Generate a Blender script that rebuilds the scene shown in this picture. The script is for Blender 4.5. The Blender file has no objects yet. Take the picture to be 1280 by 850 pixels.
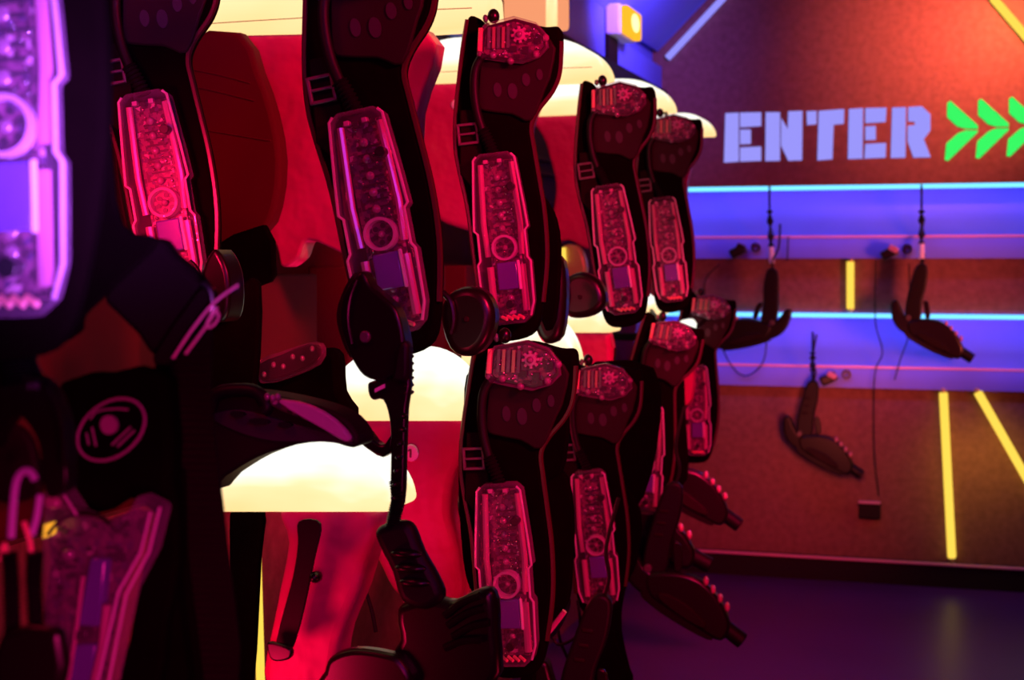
import bpy, bmesh, math, random
from mathutils import Vector, Matrix
random.seed(7)
scene = bpy.context.scene
C = scene.collection
R = math.radians

# ------------------------------------------------------------------ camera
CAM_H = 1.63
YAW = R(17.0)
FPX = 1880.0
HOR = 328.0
cam_data = bpy.data.cameras.new('camera')
cam = bpy.data.objects.new('camera', cam_data)
C.objects.link(cam)
cam.location = (0, 0, CAM_H)
cam.rotation_euler = (R(90), 0, YAW)
cam_data.sensor_width = 36
cam_data.lens = FPX / 1280 * 36
cam_data.shift_y = -(425 - HOR) / 1280
cam_data.clip_start = 0.05
cam_data.dof.use_dof = True
cam_data.dof.focus_distance = 2.75
cam_data.dof.aperture_fstop = 5.0
scene.camera = cam

# ------------------------------------------------------------------ world, exposure
w = bpy.data.worlds.new('world'); scene.world = w; w.use_nodes = True
w.node_tree.nodes['Background'].inputs[0].default_value = (0.25, 0.02, 0.2, 1)
w.node_tree.nodes['Background'].inputs[1].default_value = 0.01
scene.view_settings.view_transform = 'Standard'
scene.view_settings.look = 'None'
scene.view_settings.exposure = 0.0
scene.view_settings.gamma = 1.0
scene.view_settings.use_curve_mapping = False
scene.cycles.use_denoising = True
scene.cycles.max_bounces = 6
scene.cycles.transparent_max_bounces = 14
scene.cycles.sample_clamp_indirect = 4.0

# ------------------------------------------------------------------ room colour floods and added fill lights
def area(name, loc, target, size, power, color, spread=180, size_y=None):
    l = bpy.data.lights.new(name, 'AREA'); l.energy = power; l.color = color; l.size = size
    if size_y: l.shape = 'RECTANGLE'; l.size_y = size_y
    l.spread = R(spread)
    o = bpy.data.objects.new(name, l); C.objects.link(o); o.location = loc
    o.rotation_euler = (Vector(target) - Vector(loc)).to_track_quat('-Z', 'Y').to_euler()
    return o
RED = (1.0, 0.006, 0.075)
area('red_flood', (0.75, 1.6, 2.55), (-1.3, 3.9, 1.75), 0.3, 27, RED, 80)
area('red_flood_low', (0.3, 2.2, 0.35), (-1.2, 3.6, 1.2), 0.4, 4.5, RED, 100)
area('red_wall_wash', (-1.55, 1.2, 2.5), (-1.1, 2.6, 1.5), 0.3, 6, RED, 150)
area('red_spot', (-1.25, 1.75, 1.75), (-1.39, 2.7, 1.72), 0.08, 1.3, RED, 50)
area('red_deep', (-1.55, 3.9, 1.0), (-0.9, 2.7, 1.5), 0.25, 5, RED, 160)
area('violet_flood', (-0.34, 0.74, 1.50), (-0.83, 1.27, 1.84), 0.12, 2.4, (0.48, 0.12, 1.0), 42)
area('pink_low_flood', (-0.25, 0.55, 1.35), (-0.8, 1.45, 1.25), 0.2, 0.9, (1.0, 0.015, 0.24), 60)
area('red_rib_light', (-0.1, 4.0, 2.2), (-0.75, 5.2, 1.1), 0.25, 7, RED, 50)  # added red light that picks out the phaser ribs
area('violet_fill', (0.5, 0.4, 2.2), (-0.9, 3.0, 1.4), 0.4, 0.8, (0.5, 0.05, 1.0), 60)
area('violet_floor', (0.1, 6.0, 3.0), (0.0, 6.4, 0.0), 0.6, 2.2, (0.40, 0.04, 1.0), 80)
area('red_form_fill', (-1.15, 1.8, 0.9), (-0.87, 2.3, 1.1), 0.12, 0.5, RED, 80)  # added red fills that brighten the shells of two lower forms
area('red_form_fill', (-1.22, 2.75, 1.0), (-1.12, 3.3, 1.12), 0.12, 0.38, RED, 90)
area('warm_wall_wash', (0.55, 6.2, 3.1), (0.0, 7.9, 2.78), 0.3, 16, (1.0, 0.17, 0.10), 50)
area('warm_lower_wash', (-0.5, 6.3, 0.9), (-0.85, 7.95, 0.72), 0.2, 2.2, (1.0, 0.13, 0.10), 60)
area('warm_band_wash', (0.95, 6.5, 1.3), (-0.4, 7.9, 1.50), 0.4, 4.0, (1.0, 0.13, 0.08), 50)

# ------------------------------------------------------------------ materials
def nt(name):
    m = bpy.data.materials.new(name); m.use_nodes = True
    return m, m.node_tree.nodes, m.node_tree.links
def mat(name, col, rough=0.5, metal=0.0, noise=0.0, nscale=40, bump=0.0, bscale=200, spec=0.5, coat=0.0, bdist=0.004):
    m, n, l = nt(name); b = n['Principled BSDF']
    b.inputs['Base Color'].default_value = (*col, 1); b.inputs['Roughness'].default_value = rough
    b.inputs['Metallic'].default_value = metal; b.inputs['Specular IOR Level'].default_value = spec
    b.inputs['Coat Weight'].default_value = coat
    tc = n.new('ShaderNodeTexCoord')
    if noise:
        t = n.new('ShaderNodeTexNoise'); t.inputs['Scale'].default_value = nscale; t.inputs['Detail'].default_value = 6
        l.new(tc.outputs['Object'], t.inputs['Vector'])
        mx = n.new('ShaderNodeMix'); mx.data_type = 'RGBA'
        mx.inputs[6].default_value = (*[c * (1 - noise) for c in col], 1)
        mx.inputs[7].default_value = (*[min(1, c * (1 + noise)) for c in col], 1)
        l.new(t.outputs['Fac'], mx.inputs[0]); l.new(mx.outputs[2], b.inputs['Base Color'])
    if bump:
        t2 = n.new('ShaderNodeTexNoise'); t2.inputs['Scale'].default_value = bscale; t2.inputs['Detail'].default_value = 3
        l.new(tc.outputs['Object'], t2.inputs['Vector'])
        bp = n.new('ShaderNodeBump'); bp.inputs['Strength'].default_value = bump; bp.inputs['Distance'].default_value = bdist
        l.new(t2.outputs['Fac'], bp.inputs['Height']); l.new(bp.outputs[0], b.inputs['Normal'])
    return m
def emit(name, col, s):
    m, n, l = nt(name); n.remove(n['Principled BSDF'])
    e = n.new('ShaderNodeEmission'); e.inputs[0].default_value = (*col, 1); e.inputs[1].default_value = s
    l.new(e.outputs[0], n['Material Output'].inputs[0]); return m
def clear(name, tint, opac=0.25, rough=0.12):
    m, n, l = nt(name); b = n['Principled BSDF']
    b.inputs['Base Color'].default_value = (*tint, 1); b.inputs['Roughness'].default_value = rough
    b.inputs['Specular IOR Level'].default_value = 0.9
    tc = n.new('ShaderNodeTexCoord'); t2 = n.new('ShaderNodeTexNoise'); t2.inputs['Scale'].default_value = 45; t2.inputs['Detail'].default_value = 2
    l.new(tc.outputs['Object'], t2.inputs['Vector'])
    bp = n.new('ShaderNodeBump'); bp.inputs['Strength'].default_value = 0.6; bp.inputs['Distance'].default_value = 0.004
    l.new(t2.outputs['Fac'], bp.inputs['Height']); l.new(bp.outputs[0], b.inputs['Normal'])
    tr = n.new('ShaderNodeBsdfTransparent'); tr.inputs[0].default_value = (0.92, 0.9, 0.94, 1)
    lw = n.new('ShaderNodeLayerWeight'); lw.inputs[0].default_value = 0.35
    ma = n.new('ShaderNodeMath'); ma.operation = 'MULTIPLY_ADD'; ma.inputs[1].default_value = 0.45; ma.inputs[2].default_value = opac
    ma.use_clamp = True
    l.new(lw.outputs['Facing'], ma.inputs[0])
    mx = n.new('ShaderNodeMixShader'); l.new(ma.outputs[0], mx.inputs[0])
    l.new(tr.outputs[0], mx.inputs[1]); l.new(b.outputs[0], mx.inputs[2])
    l.new(mx.outputs[0], n['Material Output'].inputs[0]); return m
def lamp_mat():
    # translucent lamp body with its tubes behind the upper half: the glow is hotter there
    m, n, l = nt('lamp_diffuser'); n.remove(n['Principled BSDF'])
    tc = n.new('ShaderNodeTexCoord'); sp = n.new('ShaderNodeSeparateXYZ'); l.new(tc.outputs['Generated'], sp.inputs[0])
    no = n.new('ShaderNodeTexNoise'); no.inputs['Scale'].default_value = 2.2; l.new(tc.outputs['Generated'], no.inputs['Vector'])
    ad = n.new('ShaderNodeMath'); ad.operation = 'MULTIPLY_ADD'; ad.inputs[1].default_value = 0.7
    l.new(no.outputs['Fac'], ad.inputs[0]); l.new(sp.outputs['Z'], ad.inputs[2])
    cr = n.new('ShaderNodeValToRGB'); l.new(ad.outputs[0], cr.inputs[0])
    cr.color_ramp.elements[0].position = 0.35; cr.color_ramp.elements[0].color = (1.0, 0.62, 0.26, 1)
    cr.color_ramp.elements[1].position = 0.98; cr.color_ramp.elements[1].color = (1.0, 0.97, 0.86, 1)
    e1 = cr.color_ramp.elements.new(0.72); e1.color = (1.0, 0.72, 0.36, 1)
    e = n.new('ShaderNodeEmission'); l.new(cr.outputs[0], e.inputs[0]); e.inputs[1].default_value = 1.3
    l.new(e.outputs[0], n['Material Output'].inputs[0]); return m
M = {}
M['fabric'] = mat('black_fabric', (0.0025, 0.0008, 0.001), 0.9, bump=0.25, bscale=500, noise=0.4, nscale=20, spec=0.015)
M['cap'] = mat('dark_vinyl', (0.014, 0.005, 0.008), 0.6, noise=0.3, nscale=12, spec=0.12)
M['webbing'] = mat('webbing', (0.008, 0.003, 0.004), 0.85, bump=0.4, bscale=600, spec=0.06)
M['plastic'] = mat('black_gloss_plastic', (0.006, 0.003, 0.004), 0.3, spec=0.4)
M['rubber'] = mat('black_rubber', (0.006, 0.004, 0.006), 0.5, spec=0.2)
M['hole'] = mat('hole_purple', (0.022, 0.010, 0.024), 0.7)
M['binding'] = mat('lit_edge_binding', (0.05, 0.008, 0.014), 0.35, spec=0.5)  # gloss and red tint stand in for the lit rims of the pads
M['lit_panel_orange'] = emit('lit_panel_glow', (1.0, 0.36, 0.17), 0.95)  # lamplight on a wall panel, given as the panel's own glow
M['metal'] = mat('chrome_metal', (0.6, 0.6, 0.62), 0.25, 1.0)
M['clear'] = clear('clear_casing', (0.5, 0.3, 0.5), 0.045, 0.07)
M['clear_rim'] = clear('clear_rim', (0.9, 0.7, 0.9), 0.4, 0.06)
M['tube'] = mat('milky_light_pipe', (0.5, 0.2, 0.32), 0.12, spec=0.8)
def board_mat():
    m, n, l = nt('circuit_board'); b = n['Principled BSDF']; tc = n.new('ShaderNodeTexCoord')
    v = n.new('ShaderNodeTexVoronoi'); v.inputs['Scale'].default_value = 150; v.distance = 'CHEBYCHEV'
    l.new(tc.outputs['Object'], v.inputs['Vector'])
    cr = n.new('ShaderNodeValToRGB'); cr.color_ramp.interpolation = 'CONSTANT'; l.new(v.outputs['Color'], cr.inputs[0])
    cr.color_ramp.elements[0].color = (0.10, 0.03, 0.07, 1); cr.color_ramp.elements[1].position = 0.86; cr.color_ramp.elements[1].color = (0.45, 0.28, 0.36, 1)
    for p, c in ((0.35, (0.03, 0.01, 0.02, 1)), (0.5, (0.17, 0.06, 0.11, 1)), (0.72, (0.06, 0.03, 0.09, 1))):
        e = cr.color_ramp.elements.new(p); e.color = c
    l.new(cr.outputs[0], b.inputs['Base Color']); b.inputs['Roughness'].default_value = 0.35
    return m
M['board'] = board_mat()
M['chip'] = mat('chip_black', (0.01, 0.01, 0.012), 0.35)
M['gold'] = mat('gold_strip', (0.45, 0.42, 0.20), 0.35, 0.3)
M['green'] = mat('green_board', (0.10, 0.34, 0.14), 0.4, noise=0.4, nscale=50)
M['led'] = mat('led_dome', (0.26, 0.14, 0.22), 0.08, spec=1.0, coat=0.6)
M['rib'] = mat('rib_red_glint', (0.7, 0.25, 0.35), 0.12, spec=0.8)  # bright red base colour stands in for glints on ribs and wires
M['screen'] = mat('blue_screen_block', (0.09, 0.06, 0.40), 0.2, spec=0.8)
M['grey'] = mat('grey_part', (0.09, 0.06, 0.08), 0.4)
M['torso'] = mat('red_form_shell', (0.46, 0.004, 0.15), 0.42, spec=0.2, noise=0.3, nscale=5, bump=0.9, bscale=7, bdist=0.03)
M['badge'] = mat('badge_pink', (0.5, 0.22, 0.42), 0.25, spec=0.8)
M['badge_disc'] = mat('badge_disc', (0.95, 0.6, 0.95), 0.25, spec=0.8)
M['ink'] = mat('ink_dark', (0.15, 0.01, 0.05), 0.5)
M['lamp'] = lamp_mat()
M['wall'] = mat('maroon_wall_paint', (0.08, 0.001, 0.015), 0.7, noise=0.25, nscale=3, spec=0.05)
M['wallbox'] = mat('wall_box_paint', (0.10, 0.001, 0.02), 0.7, noise=0.2, nscale=4, spec=0.08)
M['carpet'] = mat('brown_carpet', (0.20, 0.10, 0.09), 0.95, noise=0.4, nscale=30, bump=0.35, bscale=120, spec=0.1)
M['floor'] = mat('floor_vinyl', (0.055, 0.012, 0.12), 0.38, noise=0.25, nscale=2, spec=0.4)
M['channel'] = mat('channel_blue_lit', (0.16, 0.23, 0.85), 0.5, noise=0.08, nscale=5)  # blue base colour carries part of the violet lighting
M['black'] = mat('matt_black', (0.012, 0.01, 0.012), 0.7, spec=0.2)
M['pinkedge'] = mat('ledge_edge', (0.7, 0.35, 0.5), 0.35, spec=0.7)
M['led_cyan'] = emit('led_strip_cyan', (0.16, 0.62, 1.0), 1.7)
M['edge_glow'] = emit('ceiling_edge_glow', (0.28, 0.26, 1.0), 1.1)
M['yellow'] = emit('yellow_tube', (1.0, 0.66, 0.08), 1.15)
M['lilac'] = emit('fluorescent_lilac_paint', (0.34, 0.32, 1.0), 0.98)
M['lime'] = emit('fluorescent_green_paint', (0.045, 1.0, 0.14), 0.95)
M['amber'] = emit('amber_lamp', (1.0, 0.42, 0.02), 1.3)
M['amber_core'] = emit('amber_core', (1.0, 0.85, 0.35), 1.7)
M['orange_pipe'] = mat('orange_light_pipe', (0.95, 0.4, 0.3), 0.2, spec=0.8)
M['white'] = mat('white_sleeve', (0.8, 0.8, 0.85), 0.5)
M['purple_cable'] = mat('pale_cable', (0.5, 0.45, 0.8), 0.3, spec=0.7)
M['emblem'] = mat('emblem_print', (0.30, 0.13, 0.24), 0.6)

# ------------------------------------------------------------------ geometry helpers
cy, sy = math.cos(YAW), math.sin(YAW)
def P(px, py, Y):
    """pixel of the photograph -> point on the plane at distance Y down the room"""
    u = (px - 640) / FPX; v = (HOR - py) / FPX
    zc = Y / (cy + u * sy)
    return Vector((zc * (u * cy - sy), Y, CAM_H + v * zc))
def YZ(px, zc):
    u = (px - 640) / FPX
    return zc * (cy + u * sy)
def PX(px, py, X):
    """pixel -> point on the vertical plane x = X"""
    u = (px - 640) / FPX; v = (HOR - py) / FPX
    Y = -X * (cy + u * sy) / (sy - u * cy)
    zc = -X * sy + Y * cy
    return Vector((X, Y, CAM_H + v * zc))
def smooth_pts(pts, n=4, closed=True):
    out = []; k = len(pts)
    rng = range(k) if closed else range(k - 1)
    for i in rng:
        if closed: p = [Vector(pts[(i + j) % k]) for j in (-1, 0, 1, 2)]
        else: p = [Vector(pts[min(max(i + j, 0), k - 1)]) for j in (-1, 0, 1, 2)]
        for s in range(n):
            t = s / n
            out.append(0.5 * ((2 * p[1]) + (-p[0] + p[2]) * t + (2 * p[0] - 5 * p[1] + 4 * p[2] - p[3]) * t * t + (-p[0] + 3 * p[1] - 3 * p[2] + p[3]) * t ** 3))
    if not closed: out.append(Vector(pts[-1]))
    return out
def finish(bm, name, m, parent, bev=0, seg=2, sm=True, origin=None):
    bmesh.ops.recalc_face_normals(bm, faces=bm.faces)
    me = bpy.data.meshes.new(name)
    if origin is None:
        origin = parent.matrix_world.translation.copy() if parent is not None and parent.get('_world') else Vector((0, 0, 0))
    if origin.length: bmesh.ops.translate(bm, verts=bm.verts, vec=-origin)
    bm.to_mesh(me); bm.free()
    if sm:
        for p in me.polygons: p.use_smooth = True
        me.set_sharp_from_angle(angle=R(42))
    me.materials.append(m)
    o = bpy.data.objects.new(name, me); C.objects.link(o)
    if parent is not None: o.parent = parent
    if bev:
        b = o.modifiers.new('bevel', 'BEVEL'); b.width = bev; b.segments = seg; b.limit_method = 'ANGLE'; b.angle_limit = R(50)
        b.use_clamp_overlap = True
    return o
def prism_bm(pts, y0, y1, bm=None):
    bm = bm or bmesh.new()
    a = [bm.verts.new((p[0], y0, p[1])) for p in pts]
    b = [bm.verts.new((p[0], y1, p[1])) for p in pts]
    k = len(pts)
    bm.faces.new(a); bm.faces.new(b[::-1])
    for i in range(k): bm.faces.new((a[i], b[i], b[(i + 1) % k], a[(i + 1) % k]))
    return bm
def box_bm(c, s, bm=None, rot=None):
    bm = bm or bmesh.new()
    r = bmesh.ops.create_cube(bm, size=1.0)
    for v in r['verts']:
        q = Vector((v.co.x * s[0], v.co.y * s[1], v.co.z * s[2]))
        if rot is not None: q = rot @ q
        v.co = q + Vector(c)
    return bm
def tube_bm(pts, r, bm=None, n=8, radii=None):
    bm = bm or bmesh.new(); rings = []
    pts = [Vector(p) for p in pts]; k = len(pts)
    for i, p in enumerate(pts):
        d = (pts[min(i + 1, k - 1)] - pts[max(i - 1, 0)]).normalized()
        a = d.cross(Vector((0, 1, 0)));
        if a.length < 1e-3: a = d.cross(Vector((1, 0, 0)))
        a.normalize(); b = d.cross(a).normalized()
        rr = radii[i] if radii else r
        rings.append([bm.verts.new(p + (a * math.cos(2 * math.pi * j / n) + b * math.sin(2 * math.pi * j / n)) * rr) for j in range(n)])
    for i in range(k - 1):
        for j in range(n): bm.faces.new((rings[i][j], rings[i][(j + 1) % n], rings[i + 1][(j + 1) % n], rings[i + 1][j]))
    bm.faces.new(rings[0][::-1]); bm.faces.new(rings[-1])
    return bm
def ell_bm(c, s, bm=None, seg=14, rings=8):
    bm = bm or bmesh.new()
    r = bmesh.ops.create_uvsphere(bm, u_segments=seg, v_segments=rings, radius=1.0)
    for v in r['verts']: v.co = Vector((v.co.x * s[0], v.co.y * s[1], v.co.z * s[2])) + Vector(c)
    return bm
def disc_bm(c, rx, rz, y0, y1, n=18, bm=None):
    return prism_bm([(c[0] + rx * math.cos(2 * math.pi * i / n), c[1] + rz * math.sin(2 * math.pi * i / n)) for i in range(n)], y0, y1, bm)
def ring_bm(c, ro, ri, y0, y1, n=24, bm=None):
    bm = bm or bmesh.new(); vs = []
    for r_, y in ((ro, y0), (ro, y1), (ri, y1), (ri, y0)):
        vs.append([bm.verts.new((c[0] + r_ * math.cos(2 * math.pi * i / n), y, c[1] + r_ * math.sin(2 * math.pi * i / n))) for i in range(n)])
    for k in range(4):
        for i in range(n):
            j = (i + 1) % n
            bm.faces.new((vs[k][i], vs[k][j], vs[(k + 1) % 4][j], vs[(k + 1) % 4][i]))
    return bm
def thing(name, label, cat, loc=(0, 0, 0), group=None, rot=(0, 0, 0)):
    o = bpy.data.objects.new(name, None); C.objects.link(o); o.location = loc; o.rotation_euler = rot
    o.empty_display_size = 0.05
    o['label'] = label; o['category'] = cat
    if group: o['group'] = group
    return o
def tag(o, label, cat, group=None):
    o['label'] = label; o['category'] = cat
    if group: o['group'] = group
    return o
def struct(o): o['kind'] = 'structure'; return o
def pxplate(name, pts, Y, th, m, parent, bev=0.006, sm=4, seg=2, wob=0.0):
    """plate cut to an outline measured in the photograph, standing at distance Y, th thick"""
    q = smooth_pts([(a, b, 0) for a, b in pts], sm) if sm > 1 else [Vector((a, b, 0)) for a, b in pts]
    w3 = [P(a.x, a.y, Y) for a in q]
    bm = prism_bm([(p.x, p.z) for p in w3], Y, Y + th)
    return finish(bm, name, m, parent, bev, seg, origin=Vector(parent.location) if parent is not None else Vector((0, 0, 0)))
def wfin(bm, name, m, parent, bev=0, seg=2):
    return finish(bm, name, m, parent, bev, seg, origin=Vector(parent.location) if parent is not None else Vector((0, 0, 0)))
def pxtube(name, pts, Y, r, m, parent, n=8, sm=5, ribs=None):
    """pts are (px, py[, Y]); a smooth cable"""
    w3 = [P(p[0], p[1], p[2] if len(p) > 2 else Y) for p in pts]
    w3 = smooth_pts(w3, sm, False)
    rad = None
    if ribs:
        w3 = smooth_pts(w3, 3, False)
        rad = [r * (1.25 if i % 2 else 0.85) for i in range(len(w3))]
    return wfin(tube_bm(w3, r, None, n, rad), name, m, parent)

# ================================================================== THE SETTING
BY = 7.9        # back wall
LX = -1.75      # left wall
def sbox(name, lo, hi, m, bev=0):
    c = [(a + b) / 2 for a, b in zip(lo, hi)]; s = [b - a for a, b in zip(lo, hi)]
    return struct(finish(box_bm(c, s), name, m, None, bev))
sbox('floor', (-1.95, -1.5, -0.1), (1.8, 8.4, 0), M['floor'])
sbox('ceiling', (-1.95, -1.5, 3.7), (1.8, 8.4, 3.8), M['wall'])
sbox('wall_left', (-1.9, -1.5, 0), (LX, 8.4, 2.5), M['wall'])
sbox('wall_right', (1.6, -1.5, 0), (1.75, 8.4, 3.7), M['wall'])
sbox('wall_front', (-1.9, -1.5, 0), (1.7, -1.4, 3.7), M['wall'])
# back wall built in courses: panel with the writing, two lit channels, carpeted bands
zt = P(1000, 231, BY).z
z1 = P(1000, 232, BY).z; z1b = P(1000, 296, BY).z; z1c = P(1000, 323, BY).z
z2 = P(1000, 391, BY).z; z2b = P(1000, 457, BY).z; z2c = P(1000, 483, BY).z
zk = P(900, 688, BY).z
sbox('wall_back', (-1.9, BY + .22, 0), (1.7, BY + .4, 3.7), M['black'])
sbox('wall_back_upper_panel', (LX, BY, z1), (1.6, BY + .2, 3.7), M['carpet'], .004)
sbox('wall_back_middle_panel', (LX, BY + .06, z2), (1.6, BY + .2, z1c), M['carpet'], .004)
sbox('wall_back_lower_panel', (LX, BY + .03, 0.0), (1.6, BY + .2, z2c), M['carpet'], .004)
def channel(za, zb, zc_, n):
    bm = bmesh.new(); prof = []
    for i in range(9):
        t = i / 8; prof.append((BY + .17 - .17 * (t ** 1.6) + 0.0, za - (za - zb) * t))
    prof += [(BY - .012, zb), (BY - .012, zc_), (BY + .2, zc_), (BY + .2, za)]
    a = [bm.verts.new((LX, p[0], p[1])) for p in prof]; b = [bm.verts.new((1.6, p[0], p[1])) for p in prof]
    bm.faces.new(a); bm.faces.new(b[::-1])
    for i in range(len(prof)):
        j = (i + 1) % len(prof); bm.faces.new((a[i], a[j], b[j], b[i]))
    struct(finish(bm, 'trim_%d' % n, M['channel'], None))
    o = finish(box_bm(((LX + 1.6) / 2, BY - .016, zb), (3.3, .008, .014)), 'trim_%d' % (n + 1), M['pinkedge'], None, .002); struct(o)  # pink strip stands in for the highlight along the ledge edge
    st = finish(box_bm(((LX + 1.6) / 2, BY + .012, za - .012), (3.3, .018, .022)), 'led_strip', M['led_cyan'], None, .003)
    return st
s1 = channel(z1, z1b, z1c, 1)
tag(s1, 'cyan glowing light strip along the top of the upper shelf channel', 'light strip')
s2 = channel(z2, z2b, z2c, 3)
tag(s2, 'cyan glowing light strip along the top of the lower shelf channel', 'light strip')
area('channel_light_upper', (-.1, BY + .03, z1 - .01), (-.1, BY + .15, z1 - .10), 3.0, 2.6, (0.22, 0.12, 1.0), 170, .02)
area('channel_light_lower', (-.1, BY + .03, z2 - .01), (-.1, BY + .15, z2 - .10), 3.0, 2.4, (0.20, 0.10, 1.0), 170, .02)
for i, (za, zb) in enumerate(((z1b, z1c), (z2b, z2c))):
    area('lip_fill', (-.1, BY - .12, za + .05), (-.1, BY - .012, (za + zb) / 2), 3.0, 1.3, (0.30, 0.16, 1.0), 150, .02)  # added violet fill that colours the channel lips
# kick board at the foot of the back wall
sbox('baseboard_back', (LX, BY - .06, 0), (1.6, BY + .03, zk), M['black'])
struct(finish(box_bm((-.08, BY - .062, zk + .004), (3.3, .02, .012)), 'trim_5', M['pinkedge'], None, .003))
# left upper soffit with lit violet panels, posts, and sloping ceiling
SX = -1.58; SZ = 2.54; KZ = P(828, 60, BY).z
def sofbox(name, y0, y1, z0, z1_, x0=SX - .1, x1=SX, m=None):
    return sbox(name, (x0, y0, z0), (x1, y1, z1_), m or M['channel'], .004)
sofbox('wall_left_soffit_panel', 3.2, 6.60, SZ + .01, 3.25)
sofbox('wall_left_soffit_panel', 6.78, BY, SZ + .01, KZ - .10)
sbox('wall_left_soffit_step', (SX - .14, 6.6, KZ - .09), (SX - .05, BY, KZ + .06), M['channel'], .004)
sofbox('trim_6', -1.4, BY, SZ - .07, SZ, SX - .2, SX + .03, M['black'])
sofbox('trim_7', 6.60, 6.78, SZ, 3.4, SX - .08, SX + .02, M['cap'])
sofbox('trim_8', -1.4, BY, SZ - .17, SZ - .075, SX - .2, SX - .02, M['channel'])
sofbox('trim_9', -1.4, BY, SZ - .21, SZ - .17, SX - .2, SX - .05, M['black'])
# sloping ceiling panel and its bright edge line, drawn as a glowing tube
bm = bmesh.new()
q = [(SX - .05, KZ + .02), (SX - .02, KZ - .02), (-0.65, KZ + .93), (-0.69, KZ + .97)]
a = [bm.verts.new((x, 3.4, z)) for x, z in q]; b = [bm.verts.new((x, BY - .01, z)) for x, z in q]
bm.faces.new(a); bm.faces.new(b[::-1])
for i in range(4): bm.faces.new((a[i], b[i], b[(i + 1) % 4], a[(i + 1) % 4]))
struct(finish(bm, 'ceiling_slope', M['channel'], None))
d = Vector((0.93, 0, 0.95)).normalized()
e0 = Vector((SX + .035, BY - .03, KZ - .06))
bm = tube_bm([e0, e0 + d * 1.25], .018, None, 6)
tag(finish(bm, 'led_strip', M['edge_glow'], None), 'bright violet edge of the sloping ceiling, drawn as a glowing strip', 'light strip')
bm = tube_bm([(SX + .02, 4.8, KZ + .32), (SX + .02, 6.55, KZ + .32)], .012, None, 6)
tag(finish(bm, 'led_strip', M['led_cyan'], None), 'short cyan strip above the left violet wall panel', 'light strip')
area('soffit_light', (-0.75, 6.1, 3.0), (SX + .1, 6.9, 2.85), .3, 9, (0.30, 0.14, 1.0), 70)
# left wall: recessed niches, ledges
for y0, y1, za, zb, dx in ((2.0, 2.75, 1.25, 1.63, .16), (2.9, 3.6, 1.2, 1.60, .12), (3.8, 4.6, 1.15, 1.62, .12), (4.8, 5.7, 1.15, 1.62, .12)):
    sbox('wall_left_box', (LX, y0, za), (LX + dx, y1, zb), M['wallbox'], .006)
for z in (2.06, 2.0, 1.88): sbox('trim_10', (LX, .5, z), (LX + .03, 7.8, z + .012), M['wallbox'], .002)
sbox('wall_left_lower_panel', (LX, -1.3, 0), (LX + .03, 7.8, 1.1), M['carpet'])
# ------------------------------------------------------------------ writing on the back wall
es = thing('enter_sign', 'ENTER in blocky lilac stencil letters glowing on the brown upper wall', 'sign', P(1035, 170, BY))
LET = {
 'E': [[(907,141.7),(923.4,141),(923.4,202),(905.2,203.2)], [(925.2,141),(951.5,140.5),(951.5,157.5),(925.2,159.3)], [(925.2,162.2),(938.6,162),(938.6,179.8),(925.2,180.4)], [(925.2,184.5),(951.5,183.3),(951.5,200.9),(925.2,202)]],
 'N': [[(957.4,140.5),(975,140.5),(975,200.9),(956.8,201.4)], [(976.5,147.5),(984.9,161.6),(985.5,139.3),(1003.1,138.8),(1002.5,200.3),(985.5,200.9),(976.5,182.1)]],
 'T': [[(1008.4,139.3),(1020.7,138.8),(1020.7,155.2),(1009,156.3)], [(1023.6,138.8),(1055.3,136.5),(1054.7,154.7),(1042,155.9),(1040.5,199),(1021.8,200.5)]],
 'E2': [[(1061.2,136.5),(1078.8,135.3),(1078.2,198.2),(1060,198.8)], [(1081.8,135.3),(1108.2,134.7),(1107,152.4),(1081.8,154.1)], [(1081.8,158.2),(1094.7,157.6),(1094.7,174.7),(1081.8,175.3)], [(1081.8,180),(1107.6,178.8),(1107,197),(1080.6,198.2)]],
 'R': [[(1115.3,134.7),(1132.4,134.1),(1131.8,197),(1113.5,197.6)], [(1135.3,134.1),(1152.4,132.9),(1163,143),(1163,163),(1154.7,174.1),(1163.5,196.5),(1141.8,197),(1134.7,177),(1134.7,157),(1143.5,156.5),(1143.5,152.3),(1135.3,151.8)]]}
for k, polys in LET.items():
    bm = bmesh.new()
    for poly in polys:
        w3 = [P(x, y, BY) for x, y in poly]; prism_bm([(p.x, p.z) for p in w3], BY - .006, BY, bm)
    wfin(bm, 'letter', M['lilac'], es)
cs = thing('chevron_sign', 'three bright green arrow chevrons pointing right after the word ENTER', 'sign', P(1225, 165, BY))
U = [(1184,129),(1188,126),(1222.4,157),(1222.4,161),(1207,161),(1196.5,158),(1184,146.5)]
Lw = [(1207,163),(1197.6,166.5),(1183,179.4),(1181,200),(1185.3,201),(1222.4,165),(1222.4,163)]
for i in range(3):
    bm = bmesh.new()
    for poly in (U, Lw):
        w3 = [P(x + 38.6 * i, y - 2.6 * i, BY) for x, y in poly]; prism_bm([(p.x, p.z) for p in w3], BY - .006, BY, bm)
    wfin(bm, 'chevron', M['lime'], cs)
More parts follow.
